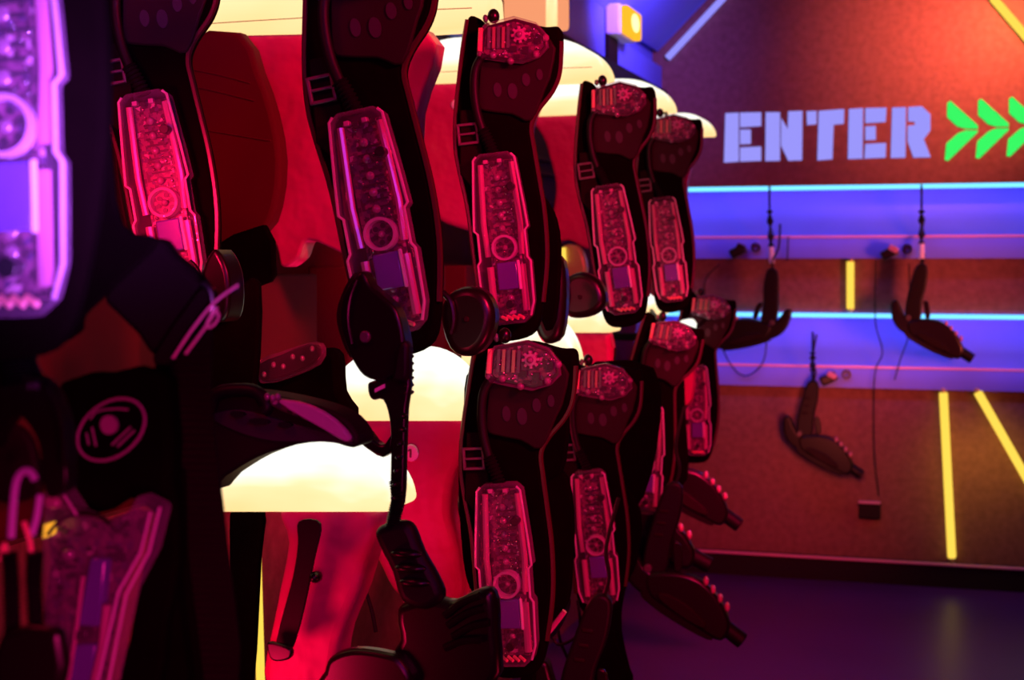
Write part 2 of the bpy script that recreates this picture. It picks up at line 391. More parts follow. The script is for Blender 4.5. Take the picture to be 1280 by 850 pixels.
# ------------------------------------------------------------------ yellow neon tubes
def neon(a, b, Y, label, r=.019):
    pa, pb = P(a[0], a[1], Y), P(b[0], b[1], Y)
    t = thing('neon_tube', label, 'light tube', pb, 'yellow neon tubes on the back wall')
    wfin(tube_bm([pa, pa + (pb - pa) * .02, pa + (pb - pa) * .98, pb], r, None, 10, [r * .5, r, r, r * .5]), 'glass_tube', M['yellow'], t)
    e = (pb - pa).normalized()
    for p in (pa, pb): wfin(ell_bm(p, (r * .9, r * .9, r * .9)), 'end_cap', M['gold'], t)
    return t
neon((1063, 326), (1063, 387), BY + .035, 'short upright yellow neon tube between the two violet channels')
neon((1179, 488), (1190, 700), BY + .0, 'long near-upright yellow neon tube below the lower violet channel', .021)
neon((1221, 488), (1296, 620), BY + .0, 'yellow neon tube slanting down to the right at the frame edge', .021)
neon((1240, -4), (1300, 66), BY - .03, 'orange-yellow neon tube slanting across the top right corner', .021)
area('neon_glow', P(1225, 560, BY - .25), P(1225, 600, BY), .25, 0.9, (1.0, .5, .06), 150)
area('neon_glow_top', P(1262, 10, BY - .3), P(1262, 40, BY), .25, 1.6, (1.0, .4, .1), 150)
# yellow tube on the left wall seen through the gap under the near lamp
ta, tb = PX(321, 690, LX + .06), PX(326, 860, LX + .06)
t = thing('neon_tube', 'yellow neon tube low on the left wall, left of the nearest red form', 'light tube', tb)
wfin(tube_bm([ta, ta + (tb - ta) * .05, tb], .011, None, 10, [.005, .011, .011]), 'glass_tube', M['yellow'], t)
# yellow lit piece seen between forms in the middle
t = thing('neon_tube', 'broad yellow-lit tube glimpsed between hanging vests in the middle of the photo', 'light tube', P(716, 345, 5.6))
pxplate('glass_tube', [(701,310),(722,308),(732,330),(728,350),(702,352)], 5.6, .05, M['gold'], t, .01)
pxplate('end_cap', [(700,310),(706,309),(707,328),(701,328)], 5.58, .015, M['yellow'], t, .002, 1)
# amber wall light
al = thing('wall_light', 'small amber emergency light on the violet wall near the corner', 'wall light', PX(785, 30, SX))
p0, p1, p2 = PX(756, 4, SX), PX(776, 4, SX), PX(764, 48, SX)
yc = (p0.y + p1.y) / 2; zc_ = (p0.z + p2.z) / 2; hy = abs(p1.y - p0.y); hz = abs(p0.z - p2.z)
wfin(box_bm((SX + .035, yc, zc_), (.07, hy, hz)), 'lamp_box', M['white'], al, .01)
wfin(box_bm((SX + .085, yc, zc_), (.04, hy * .9, hz * .9)), 'amber_lens', M['amber'], al, .012)
wfin(ell_bm((SX + .106, yc, zc_), (.006, hy * .25, hz * .3)), 'bulb', M['amber_core'], al)

# ------------------------------------------------------------------ small fittings on the back wall
def bracket(px, py, label, light=False):
    t = thing('gun_sensor_box', label, 'sensor', P(px, py, BY - .05), 'small sensor boxes under the channels')
    c = P(px, py, BY - .06)
    wfin(box_bm(c, (.085, .08, .05), rot=Matrix.Rotation(R(-28), 3, 'Y')), 'housing', M['plastic'], t, .01)
    wfin(box_bm(c + Vector((.02, -.045, .02)), (.05, .012, .03), rot=Matrix.Rotation(R(30), 3, 'Y')), 'front_plate', M['badge'] if light else M['plastic'], t, .004)
    r = ring_bm((c.x + .085, c.z + .02), .024, .014, BY - .03, BY - .012, 18); wfin(r, 'mounting_ring', M['plastic'], t)
bracket(923, 314, 'dark sensor box left of the left wall-hung phaser')
bracket(1112, 316, 'sensor box with a pink front plate left of the right wall-hung phaser', True)
bracket(1036, 473, 'sensor box beside the cord of the lowest wall-hung phaser', True)
t = thing('wall_socket', 'small dark wall socket with a pink-lit top near the foot of the brown wall', 'socket', P(1087, 640, BY))
c = P(1087, 638, BY + .01)
wfin(box_bm(c, (.11, .04, .08)), 'socket_box', M['black'], t, .006)
wfin(box_bm(c + Vector((0, -.01, .043)), (.11, .05, .008)), 'socket_lid', M['pinkedge'], t, .002)
for pts, lb in (([(1095,325),(1094,400),(1103,440),(1093,470),(1092,560),(1098,620)], 'thin black wire dangling from the lit channels to the right of the short neon tube'),
                ([(1136,330),(1137,410),(1125,450),(1118,475)], 'thin black wire hanging just left of the right wall-hung phaser'),
                ([(900,330),(880,360),(905,440),(930,470),(955,450),(958,400)], 'thin black wire looping below the left sensor box'),
                ([(985,296),(984,326)], 'very short thin wire on the upper channel lip')):
    w3 = smooth_pts([P(a, b, BY - .03) for a, b in pts], 5, False)
    tag(finish(tube_bm(w3, .0035, None, 5), 'wire', M['black'], None), lb, 'wire')

# ================================================================== PHASER (hand gun) prototype, local side view
def GL(px, py):   # photo pixels of the lowest wall gun -> local metres, origin at cable entry
    s = 7.9 / 1880 * 1.0
    return ((px - 1016) * s, (478 - py) * s)
def gun_bm(pts, y0, y1, sm=3):
    q = smooth_pts([(a, b, 0) for a, b in pts], sm) if sm > 1 else [Vector((a, b, 0)) for a, b in pts]
    return prism_bm([GL(v.x, v.y) for v in q], y0, y1)
def make_phaser(label, group=None):
    t = thing('phaser', label, 'toy gun', (0, 0, 0), group)
    finish(gun_bm([(1010,478),(1022,478),(1022,500),(1017,520),(1014,544),(998,548),(997,530),(1001,508)], -.022, .022), 'grip', M['rubber'], t, .009, 3)
    finish(gun_bm([(981,522),(988,519),(993,530),(1000,541),(1016,546),(1016,556),(1000,560),(988,552),(982,540)], -.03, .03), 'rear_shell', M['plastic'], t, .010, 3)
    finish(gun_bm([(1000,545),(1018,541),(1036,543),(1050,552),(1060,566),(1064,578),(1058,588),(1044,583),(1024,572),(1004,561)], -.034, .034), 'barrel_body', M['plastic'], t, .012, 3)
    a, b = GL(1057, 577), GL(1074, 588)
    finish(tube_bm([(a[0], 0, a[1]), (b[0], 0, b[1])], .026, None, 14), 'muzzle', M['rubber'], t, .004)
    for i in range(4):
        c = GL(1044 + i * 5.6, 546.5 + i * 5.8)
        finish(ell_bm((c[0], 0, c[1]), (.010, .036, .015), None, 10, 6), 'rib', M['rib'], t)
    finish(gun_bm([(1012,556),(1030,562),(1046,575),(1044,580),(1026,572),(1010,561)], -.042, .042), 'side_light', M['cap'], t, .006)
    finish(gun_bm([(1001,556),(1024,567),(1050,584),(1048,588),(1020,576),(998,562)], -.03, .03), 'lower_rail', M['plastic'], t, .004)
    c = GL(1001, 540); finish(disc_bm(c, .013, .013, -.036, .036), 'screw', M['grey'], t, .003)
    finish(gun_bm([(1018,520),(1024,522),(1026,538),(1021,541),(1019,530)], -.008, .008), 'trigger', M['plastic'], t, .003)
    finish(tube_bm(smooth_pts([(0, 0, -.01), (.012, .02, .05), (-.006, .05, .12), (.01, .09, .24)], 5, False), .0055, None, 7), 'lead', M['rubber'], t)
    for i in range(3):
        c = GL(1010 - i * 1.5, 497 + i * 9); finish(box_bm((c[0], 0, c[1]), (.030, .05, .012)), 'grip_pad', M['cap'], t, .004)
    return t
def cp(root, loc, rot, label, group, scale=1.0):
    r = root.copy(); C.objects.link(r); r.location = loc; r.rotation_euler = rot; r.scale = (scale,) * 3
    r['label'] = label; r['group'] = group
    for ch in list(root.children):
        c = ch.copy(); C.objects.link(c); c.parent = r
        for g in list(ch.children):
            d = g.copy(); C.objects.link(d); d.parent = c
    return r
WG = 'phasers hanging on the back wall'; VG = 'phasers clipped to the lower vests'
gp = make_phaser('phaser hanging lowest on the back wall, barrel pointing down right', WG)
gp.location = P(1016, 478, BY - .12)
g2 = cp(gp, P(1152, 332, BY - .12), (0, 0, 0), 'right-hand phaser hanging in front of the lower lit channel', WG, 1.0)
g3 = cp(gp, P(966, 338, BY - .12), (0, 0, R(180)), 'left-hand wall phaser, barrel swung down to the left', WG, 1.0)
g3.rotation_euler = (0, R(-14), R(180))
for (px, py, l0, l1) in ((1016, 415, 440, 1), (1152, 231, 262, 2), (962, 233, 262, 3)):
    y = BY - .05
    end = {1: (1016, 478), 2: (1152, 332), 3: (966, 338)}[l1]
    lab = {1: 'black safety cord holding the lowest wall phaser', 2: 'black cord with white sleeve holding the right-hand wall phaser', 3: 'black cord with white sleeve holding the left-hand wall phaser'}[l1]
    t = thing('safety_tether', lab, 'tether', P(px, py, y), 'cords of the wall phasers')
    pxtube('cord_line', [(px, py, BY - .02), (px, l0, BY - .05), (end[0], end[1], BY - .12)], y, .006, M['black'], t)
    pa, pb = P(px, l0, BY - .06), P(px + (end[0] - px) * .5, l0 + (end[1] - l0) * .62, BY - .09)
    wfin(tube_bm(smooth_pts([pa, pa.lerp(pb, .12), pa.lerp(pb, .45), pa.lerp(pb, .85), pb], 3, False), .018, None, 10, [.006, .012, .018] * 4 + [.01]), 'cord_reel', M['rubber'], t)
    if l1 != 1:
        pc = P(px + (end[0] - px) * .7, l0 + (end[1] - l0) * .88, BY - .11)
        wfin(tube_bm([pb, pc], .014, None, 10), 'sleeve', M['white'], t)
# phasers on the lower vests
cp(gp, P(843, 607, YZ(843, 4.7)), (0, R(4), R(8)), 'lowest phaser, its barrel ending against the violet floor', VG, 1.0)
cp(gp, P(845, 492, YZ(845, 5.7)), (0, R(2), R(8)), 'phaser with four red-lit ribs in front of the brown lower wall', VG, 1.05)
cp(gp, P(772, 532, YZ(772, 4.85)), (0, R(-6), R(8)), 'phaser tucked between the two lower phasers and the second lower vest', VG, 1.02)
cp(gp, P(752, 748, YZ(752, 3.75)), (0, R(6), R(8)), 'phaser whose ribs just show at the bottom edge of the photo', VG, 1.0)

# ================================================================== VEST prototype
S = 0.0017
_c6, _s6 = math.cos(R(6)), math.sin(R(6))
def VL(px, py):
    x, z = (px - 638) * S, (24 - py) * S
    return (x * _c6 + z * _s6, -x * _s6 + z * _c6)
def vbm(pts, y0, y1, sm=4, bm=None):
    q = smooth_pts([(a, b, 0) for a, b in pts], sm) if sm > 1 else [Vector((a, b, 0)) for a, b in pts]
    return prism_bm([VL(v.x, v.y) for v in q], y0, y1, bm)
LEN = .362
mtop = VL(620, 190)
def mp(x, t): return (mtop[0] + x, mtop[1] - t * LEN)
def make_vest(label, group):
    t = thing('laser_tag_vest', label, 'vest', (0, 0, 0), group)
    body = finish(vbm([(583,17),(598,19),(612,30),(645,24),(680,31),(698,32),(702,50),(699,88),(690,112),(672,135),(663,155),(666,180),(672,215),(680,265),(683,320),(678,375),(668,412),(640,424),(612,420),(600,390),(592,330),(582,260),(572,215),(566,180),(566,140),(572,90),(578,50)], 0, .045), 'body_pad', M['fabric'], t, .012, 3)
    cap = finish(vbm([(600,72),(606,45),(688,48),(690,88),(682,110),(664,149),(640,141),(612,137),(597,128)], -.010, 0, 3), 'shoulder_cap', M['cap'], t, .004)
    for (x, y, rx, rz) in ((622,110,5,9),(641,112,6,10),(658,98,5,8),(675,92,4,7)):
        c = VL(x, y)
        finish(disc_bm(c, rx * S, rz * S, -.0125, -.0095), 'vent_hole', M['hole'], cap)
    finish(vbm([(574,135),(598,133),(604,200),(588,230),(574,215)], -.012, 0, 1), 'strap', M['webbing'], t, .003)
    # strap buckle : four-bar frame
    bm = bmesh.new(); c = VL(585, 165)
    for dx, dz, sx, sz in ((0, .02, .044, .006), (0, -.02, .044, .006), (-.020, 0, .006, .046), (.020, 0, .006, .046), (0, 0, .036, .005)):
        box_bm((c[0] + dx, -.017, c[1] + dz), (sx, .008, sz), bm)
    finish(bm, 'buckle', M['grey'], t, .0015)
    # edge bindings, their glossy red standing in for the rim highlight
    pts = [VL(a, b) for a, b in ((701,50),(699,88),(690,112),(672,135),(663,155),(666,180),(672,215),(680,265),(683,320),(678,375))]
    finish(tube_bm(smooth_pts([(x, .004, z) for x, z in pts], 4, False), .0055, None, 6), 'lit_edge_binding', M['binding'], t)
    pts = [VL(a, b) for a, b in ((582,20),(577,50),(572,90),(567,140),(567,180),(573,215),(583,260),(592,330),(600,390))]
    finish(tube_bm(smooth_pts([(x, .004, z) for x, z in pts], 4, False), .0055, None, 6), 'lit_edge_binding', M['binding'], t)
    # cable from sensor to module, ribbed strain relief
    cp_ = [VL(a, b) for a, b in ((606,66),(596,84),(594,110),(598,140),(606,165))]
    finish(tube_bm(smooth_pts([(x, -.026, z) for x, z in cp_], 5, False), .0095, None, 9), 'cable', M['rubber'], t)
    cr = [VL(a, b) for a, b in ((604,160),(612,176),(619,193))]
    q = smooth_pts([(x, -.026, z) for x, z in cr], 9, False)
    finish(tube_bm(q, .012, None, 10, [.0145 if i % 2 else .0095 for i in range(len(q))]), 'strain_relief', M['rubber'], t)
    # ---- long clear light module
    W = [(0, .030), (.015, .037), (.035, .044), (.30, .053), (.445, .057), (.465, .050), (.62, .050), (.645, .056), (.88, .054), (.96, .045), (1.0, .028)]
    out = [mp(w_, tt) for tt, w_ in W] + [mp(-w_, tt) for tt, w_ in reversed(W)]
    case = finish(prism_bm(out, -.055, -.004), 'module_casing', M['clear'], t, .008, 2)
    for sgn in (-1, 1):
        pts = [(mp(sgn * w_, tt)) for tt, w_ in W[1:-1]]
        finish(tube_bm([(x, -.052, z) for x, z in pts], .0024, None, 6), 'casing_rim', M['clear_rim'], case)
        a, b = mp(sgn * .033, .06), mp(sgn * .039, .42); c2 = mp(sgn * .036, .60)
        finish(tube_bm([(a[0], -.030, a[1]), (b[0], -.030, b[1]), (c2[0], -.030, c2[1])], .0062, None, 8), 'light_pipe', M['tube'], case)
        a, b = mp(sgn * .034, .66), mp(sgn * .034, .93)
        finish(tube_bm([(a[0], -.030, a[1]), (b[0], -.030, b[1])], .0075, None, 8), 'light_pipe', M['tube'], case)
    x0, z0 = mp(0, .5)
    finish(box_bm((x0, -.012, z0), (.066, .004, LEN * .92)), 'circuit_board', M['board'], case)
    for i in range(5):
        x, z = mp(-.002, .14 + .075 * i)
        finish(ell_bm((x, -.020, z), (.0075, .007, .0075), None, 12, 8), 'led', M['led'], case)
    bm = bmesh.new()
    for i in range(9):
        x, z = mp(.002, .16 + .034 * i); box_bm((x, -.016, z), (.036, .004, .0035), bm)
    finish(bm, 'grille', M['chip'], case)
    c = mp(.002, .555)
    finish(ring_bm(c, .027, .022, -.047, -.022, 26), 'lens_ring', M['clear_rim'], case)
    finish(disc_bm(c, .022, .022, -.024, -.018, 24), 'lens_plate', M['board'], case)
    for i in range(6):
        a = i * math.pi / 3 + .3
        finish(disc_bm((c[0] + .0135 * math.cos(a), c[1] + .0135 * math.sin(a)), .0045, .0045, -.027, -.022, 10), 'lens_hole', M['chip'], case)
    finish(ell_bm((c[0], -.032, c[1]), (.006, .008, .006), None, 12, 8), 'lens_hub', M['led'], case)
    rg = random.Random(3); bm = bmesh.new()
    for i in range(46):
        x, z = mp(rg.uniform(-.030, .030), rg.uniform(.05, .95)); q = rg.uniform(.0012, .0034)
        ell_bm((x, -.016, z), (q, q * 1.2, q), bm, 7, 5)
    o = finish(bm, 'glint_beads', M['metal'], case); o['kind'] = 'stuff'  # random chrome beads added to give glints on the board
    x, z = mp(.002, .72); finish(box_bm((x, -.026, z), (.044, .022, .058)), 'battery_block', M['screen'], case, .003)
    x, z = mp(.027, .72); finish(box_bm((x, -.036, z), (.006, .006, .062)), 'block_edge', M['white'], case, .002)
    for xx, tt in ((.030, .205), (.004, .885)):
        x, z = mp(xx, tt); finish(disc_bm((x, z), .0085, .0085, -.058, -.010, 14), 'screw_well', M['chip'], case, .001)
    for i in range(3):
        x, z = mp(.002, .80 + .05 * i); finish(ell_bm((x, -.022, z), (.007, .006, .007), None, 10, 6), 'led', M['led'], case)
    for i in range(4):
        x, z = mp(-.02 + .012 * i, .955); finish(tube_bm([(x, -.030, z), (x + .012, -.040, z - .006)], .0035, None, 6), 'wire_end', M['orange_pipe'], case)
    for i in range(4):
        x, z = mp(-.022 + .015 * i, .045 + .012 * (i % 2)); finish(box_bm((x, -.024, z), (.009, .016, .008)), 'terminal', M['chip' if i % 2 else 'badge'], case, .001)
    # ---- shoulder sensor
    so = [(600,66),(602,40),(610,30),(645,22),(672,30),(685,44),(687,60),(676,72),(655,79),(630,76),(606,72)]
    sb = finish(vbm(so, -.022, 0, 1), 'sensor_base', M['plastic'], t, .004)
    si = [(606,64),(608,42),(614,34),(645,27),(670,34),(680,46),(681,58),(672,68),(654,74),(632,71),(610,67)]
    finish(vbm(si, -.028, -.020, 1), 'sensor_board', M['board'], sb)
    for i in range(5):
        finish(vbm([(612 + i * 6, 34), (615.5 + i * 6, 33.5), (615 + i * 6, 60), (611.5 + i * 6, 60)], -.036, -.026, 1), 'gold_strip', M['gold'] if i % 2 else M['green'], sb)
    c = VL(652, 44)
    bm = disc_bm(c, .0125, .0125, -.040, -.026, 12)
    for i in range(8):
        a = i * math.pi / 4; box_bm((c[0] + .015 * math.cos(a), -.034, c[1] + .015 * math.sin(a)), (.006, .010, .006), bm, Matrix.Rotation(-a, 3, 'Y'))
    finish(bm, 'sensor_cog', M['badge'], sb, .001)
    finish(ell_bm((c[0], -.042, c[1]), (.007, .006, .007), None, 12, 8), 'sensor_eye', M['led'], sb)
    for x, y, w_, h_ in ((643,61,10,7),(659,63,8,9),(675,50,7,10),(664,70,6,5),(648,70,8,4)):
        finish(vbm([(x - w_ / 2, y - h_ / 2), (x + w_ / 2, y - h_ / 2), (x + w_ / 2, y + h_ / 2), (x - w_ / 2, y + h_ / 2)], -.034, -.026, 1), 'chip', M['chip'], sb)
    rg = random.Random(5); bm = bmesh.new()
    for i in range(30):
        c = VL(rg.uniform(612, 678), rg.uniform(36, 70)); q = rg.uniform(.001, .0032)
        ell_bm((c[0], -.031, c[1]), (q * 1.4, q * 1.2, q), bm, 7, 5)
    o = finish(bm, 'glint_beads', M['metal'], sb); o['kind'] = 'stuff'  # more chrome beads scattered for glints
    for x, y in ((602,67),(618,68),(640,76),(672,68),(684,48)):
        c = VL(x, y); finish(ell_bm((c[0], -.028, c[1]), (.008, .008, .008), None, 10, 6), 'bead', M['led'], sb)
    finish(vbm([(600,34),(605,34),(604,63),(599,63)], -.034, -.008, 1), 'edge_pipe', M['orange_pipe'], sb, .001)
    c = VL(617, 18); finish(ell_bm((c[0], -.012, c[1]), (.013, .013, .016), None, 14, 9), 'top_knob', M['plastic'], sb)
    c = VL(607, 21); finish(ell_bm((c[0], -.014, c[1]), (.006, .006, .009), None, 10, 7), 'green_light', M['green'], sb)
    finish(vbm([(a + (645 - a) * -.03, b + (50 - b) * -.03) for a, b in so], -.050, -.018, 1), 'clear_dome', M['clear'], sb, .010, 3)
    return t
UG, LG = 'laser tag vests hanging in the upper row', 'laser tag vests hanging in the lower row'
vproto = make_vest('upper-row vest third from the far end, square buckle visible at its left', UG)
vb = Vector((mp(0, 1)[0], 0, mp(0, 1)[1]))
def place(o, px, py, zc, lean, scale=1.0, rz=0):
    Y = YZ(px, zc); e = Matrix.Rotation(R(rz), 3, 'Z') @ Matrix.Rotation(R(-lean), 3, 'Y')
    o.rotation_euler = e.to_euler(); o.scale = (scale,) * 3
    o.location = P(px, py, Y) - e @ (vb * scale)
def vest(px, py, zc, lean, label, group, scale=1.0, rz=0):
    o = cp(vproto, (0, 0, 0), (0, 0, 0), label, group); place(o, px, py, zc, lean, scale, rz); return o
place(vproto, 643, 404, 3.2, 6, 1.0, 8)
V1 = vest(16, 396, 1.28, 1.5, 'nearest vest at the left edge, its big clear module glowing violet', UG, 1.0, 12)
for c in [c for c in V1.children if c.name.startswith('lit_edge_binding')]: bpy.data.objects.remove(c)
V1.scale = (0.96, 0.45, 1.0)
V2 = vest(230, 364, 2.72, 10, 'upper-row vest second from the left, deep red clear module slanting behind a black strap', UG, 1.0, 14)
V3 = vest(505, 416, 2.42, 11, 'upper-row vest with the largest pink-lit module, above the white-glowing lower lamp', UG, 1.0, 8)
V5 = vest(783, 392, 4.2, 8, 'upper-row vest second from the far end, sensor just under the dark beam', UG, 1.0, 8)
V6 = vest(843, 377, 5.2, 6.5, 'farthest upper-row vest, beside the word ENTER', UG, 1.0, 8)
L4 = vest(645, 826, 3.02, 4, 'lower-row vest with a violet-pink module hanging at bottom centre', LG, 1.0, 4)
L5 = vest(753, 753, 4.05, 5.5, 'lower-row vest with a blue-violet shoulder sensor, right of the bottom-centre one', LG, 1.0, 8)
L6 = vest(806, 640, 5.0, -3, 'lower-row vest mostly hidden behind two phasers', LG, 1.0, 8)
L7 = vest(872, 568, 6.05, 1, 'farthest lower-row vest, against the lit channels of the back wall', LG, 1.0, 8)

# ================================================================== DISPLAY FORMS (glowing shoulders, red-lit torso)
def form(lamp, lampY, torso, label, group, badge=None, number=None, lth=.15, seam=None, m=None):
    """lamp / torso outlines in photograph pixels on the plane at lampY"""
    xs = [a for a, b in lamp]; ys = [b for a, b in lamp]
    t = thing('display_form', label, 'display form', P(sum(xs) / len(xs), max(ys), lampY), group)
    pxplate('shoulder_lamp', lamp, lampY, lth, m or M['lamp'], t, .02, 1, 4)
    xl = P(min(xs), 0, lampY).x; zl = P(0, sum(ys) / len(ys), lampY).z; xr = P(sum(xs) / len(xs), 0, lampY).x
    if xl > LX + .02: wfin(box_bm(((LX + xr) / 2, lampY + .08, P(640, max(ys) - 14, lampY).z), (xr - LX, .03, .03)), 'mounting_arm', M['black'], t, .004)
    if torso: pxplate('torso_shell', torso, lampY + .03, .07, M['torso'], t, .018, 4, 4)
    if badge:
        p = P(badge[0], badge[1], lampY + .03)
        b = wfin(disc_bm((p.x, p.z), badge[2], badge[2] * 1.15, p.y - .008, p.y, 20), 'badge', M['badge_disc'], t, .003)
        if number:
            s = badge[2]
            bm = box_bm((p.x, p.y - .0095, p.z), (s * .22, .003, s * 1.1))
            box_bm((p.x - s * .22, p.y - .0095, p.z + s * .38), (s * .35, .003, s * .2), bm, Matrix.Rotation(R(-35), 3, 'Y'))
            finish(bm, 'number_print', M['ink'], b, origin=Vector(t.location))
    if seam:
        pxtube('seam_line', seam, lampY - .001, .0012, M['gold'], t, 5)
    return t
def dome(x0, x1, yt, yb, drop=0, n=14, r=.42):
    """flat-bottomed shoulder outline: elliptical corners of width r*(x1-x0)"""
    W = x1 - x0; rw = W * r; out = []
    for i in range(n + 1):
        a = math.pi - i / n * math.pi / 2
        out.append((x0 + rw + rw * math.cos(a), yb - (yb - yt) * math.sin(a)))
    for i in range(n + 1):
        a = math.pi / 2 - i / n * math.pi / 2
        out.append((x1 - rw + rw * math.cos(a), yb - drop - (yb - drop - yt) * math.sin(a)))
    return out
FU, FL = 'upper row of glowing display forms', 'lower row of glowing display forms'
form([(224,-60),(236,-90),(300,-118),(400,-128),(500,-120),(560,-95),(590,-55),(604,-10),(606,20),(600,28),(400,40),(300,42),(222,56)], YZ(420, 3.45),
     [(298,36),(325,90),(343,150),(352,205),(345,245),(330,275),(345,310),(352,334),(372,322),(385,300),(430,318),(470,330),(505,300),(515,240),(520,140),(530,36)],
     'biggest upper display form, cream lamp across the top left with a red-lit shell below', FU, None, None, .16, [(226,32),(300,27),(400,21),(500,14),(590,10)])
form(dome(500, 755, 46, 105, 8, r=.30), YZ(640, 4.62), [(520,98),(524,150),(516,210),(530,262),(548,275),(562,282),(600,290),(640,270),(655,215),(662,160),(668,98)],
     'upper display form glowing behind the vest with the square buckle', FU, (570, 131, .014), None, .16, [(505,92),(600,88),(740,84)])
form(dome(640, 838, 98, 146, 8, r=.30), YZ(740, 5.75), [(672,138),(682,180),(694,230),(690,270),(688,304),(710,300),(740,312),(780,296),(790,240),(800,138)],
     'upper display form between the two far upper vests, pink badge on its shell', FU, (724, 176, .018))
form(dome(770, 889, 141, 171, 3, r=.30), YZ(830, 6.7), [(790,165),(794,230),(800,300),(850,300),(858,230),(866,165)],
     'farthest upper display form, only its lamp tip showing left of the ENTER sign', FU)
form(dome(228, 488, 552, 641, 0, r=.42), YZ(380, 2.28), [(352,632),(358,680),(343,760),(330,860),(405,860),(425,790),(452,720),(462,632)],
     'nearest lower display form, wide white lamp above a red shell with a strap', FL, None, None, .12)
form(dome(402, 589, 436, 527, 0, r=.42), YZ(500, 3.3), [(412,520),(420,580),(440,640),(470,700),(500,748),(560,755),(578,738),(572,680),(562,640),(566,600),(580,560),(587,520)],
     'lower display form with a number 1 badge, right above the drooping phaser', FL, (515, 566, .017), 1, .13)
form(dome(572, 716, 388, 470, 0, r=.42), YZ(650, 4.15), [(580,464),(590,560),(600,640),(690,640),(700,560),(708,464)],
     'lower display form glowing behind the bottom-centre vest', FL)
form(dome(697, 764, 376, 416, 0, r=.42), YZ(735, 4.9), [(700,412),(704,520),(756,520),(760,412)],
     'small-looking lower display form partly covered by a dark round phaser butt', FL)
form(dome(800, 828, 368, 394, 0, r=.45), YZ(815, 5.6), [(802,390),(804,470),(824,470),(826,390)],
     'small bright lower lamp tip above the orange-pink sensor', FL)
form(dome(842, 868, 400, 434, 0, r=.45), YZ(855, 5.9), [(844,430),(846,500),(864,500),(866,430)],
     'farthest lower lamp tip beside the last lower vest', FL)
form([(560,-60),(600,-80),(660,-80),(699,-60),(699,33),(676,30),(560,26)], YZ(640, 5.2), None,
     'square-edged wall panel at top centre behind the upper vests, lamplight on it set as orange glow', FU, m=M['lit_panel_orange'])
wfin(box_bm(P(690, -20, YZ(640, 5.2)) + Vector((0, -.004, 0)), (.04, .008, .30)), 'wall_glare_edge', M['lamp'], bpy.data.objects['display_form.010'], .002)  # wall glare beside the panel, drawn as a glowing strip
# strap with buckle on nearest form, and its little hook
t = thing('loose_strap', 'dark webbing strap with a buckle hanging over the nearest red shell', 'strap', P(385, 650, YZ(380, 2.25)))
pxplate('webbing', [(373,652),(400,655),(392,700),(384,740),(372,790),(360,818),(344,815),(350,780),(366,720),(372,680)], YZ(380, 2.26), .006, M['cap'], t, .001)
pxplate('buckle', [(333,808),(338,803),(362,811),(361,824),(340,826)], YZ(380, 2.23), .012, M['plastic'], t, .003)
t = thing('round_knob', 'small shiny knob on the nearest red shell', 'knob', P(394, 720, YZ(380, 2.28)))
wfin(ell_bm(P(395, 721, YZ(380, 2.26)), (.009, .014, .009)), 'knob_head', M['plastic'], t)
for px, py, Y, lb in ((513, 318, 3.2, 'tiny'),):
    pass
tag(wfin(ell_bm(P(623, 738, 3.0), (.005, .005, .005)), 'knob_stub', M['led'], None), 'tiny bright stub near the bottom-centre vest', 'knob') if False else None

# ================================================================== FOREGROUND LEFT
YA = YZ(240, 1.55)
t = thing('webbing_strap', 'wide black webbing strap hanging from a metal ring at left', 'strap', P(240, 430, YA))
pxplate('webbing', [(196,430),(258,402),(262,480),(268,560),(282,680),(296,860),(212,860),(206,700),(200,560)], YA, .006, M['webbing'], t, .001, 3)
bm = bmesh.new()
for i in range(46):
    y = 440 + i * 9; f = (y - 430) / 420
    a, b = P(199 + 14 * f, y, YA - .0012), P(259 + 34 * f, y, YA - .0012)
    tube_bm([a, b], .0009, bm, 4)
o = wfin(bm, 'weave_ridge', M['cap'], t); o['kind'] = 'stuff'
pxplate('folded_loop', [(128,372),(150,330),(192,298),(212,318),(240,342),(250,362),(236,400),(214,432),(190,446),(170,420),(142,392)], YA - .03, .03, M['webbing'], t, .008, 3)
pxplate('loop_edge', [(190,446),(244,368),(254,362),(262,378),(214,448),(202,456)], YA - .04, .02, M['webbing'], t, .005, 2)
for pts in ([(216,448),(240,412),(268,378),(298,356)], [(232,442),(256,410),(272,384)]):
    pxtube('metal_wire', pts, YA - .05, .0016, M['rib'], t, 6)
w3 = [P(266 + 7 * math.cos(a) - 3 * math.sin(a), 400 + 9 * math.sin(a) - 3 * math.cos(a), YA - .05) for a in [i * math.pi / 6 for i in range(13)]]
wfin(tube_bm(w3, .0015, None, 6), 'ring', M['rib'], t)
pxtube('metal_hook', [(254,354),(262,362),(266,380),(264,395)], YA - .045, .003, M['metal'], t, 8)
t = thing('hanging_webbing', 'black shoulder webbing running down behind the nearest violet module', 'strap', P(110, 300, YZ(110, 1.45)))
pxplate('webbing', [(70,-20),(122,-20),(126,80),(135,170),(150,280),(196,300),(150,350),(128,372),(104,395),(98,416),(60,412),(60,200)], YZ(110, 1.45), .008, M['fabric'], t, .003, 3)
t = thing('back_pad', 'narrow dark pad curving beside the second vest at top left', 'pad', P(170, 150, YZ(170, 2.85)))
pxplate('padding', [(164,-20),(186,-20),(166,60),(146,120),(148,220),(168,330),(158,330),(140,220),(133,120),(146,40)], YZ(150, 2.85), .04, M['cap'], t, .008, 3)
t = thing('display_form', 'red shell edge seen between the nearest vest and the second vest at top left', 'display form', P(145, 100, 3.1))
pxplate('torso_shell', [(100,-40),(190,-40),(190,90),(180,200),(176,330),(150,330),(112,200),(104,60)], 3.1, .07, M['torso'], t, .012, 3)
wfin(box_bm(P(100, 100, 3.14) - Vector((.13, 0, 0)), (.30, .03, .03)), 'mounting_arm', M['black'], t, .004)
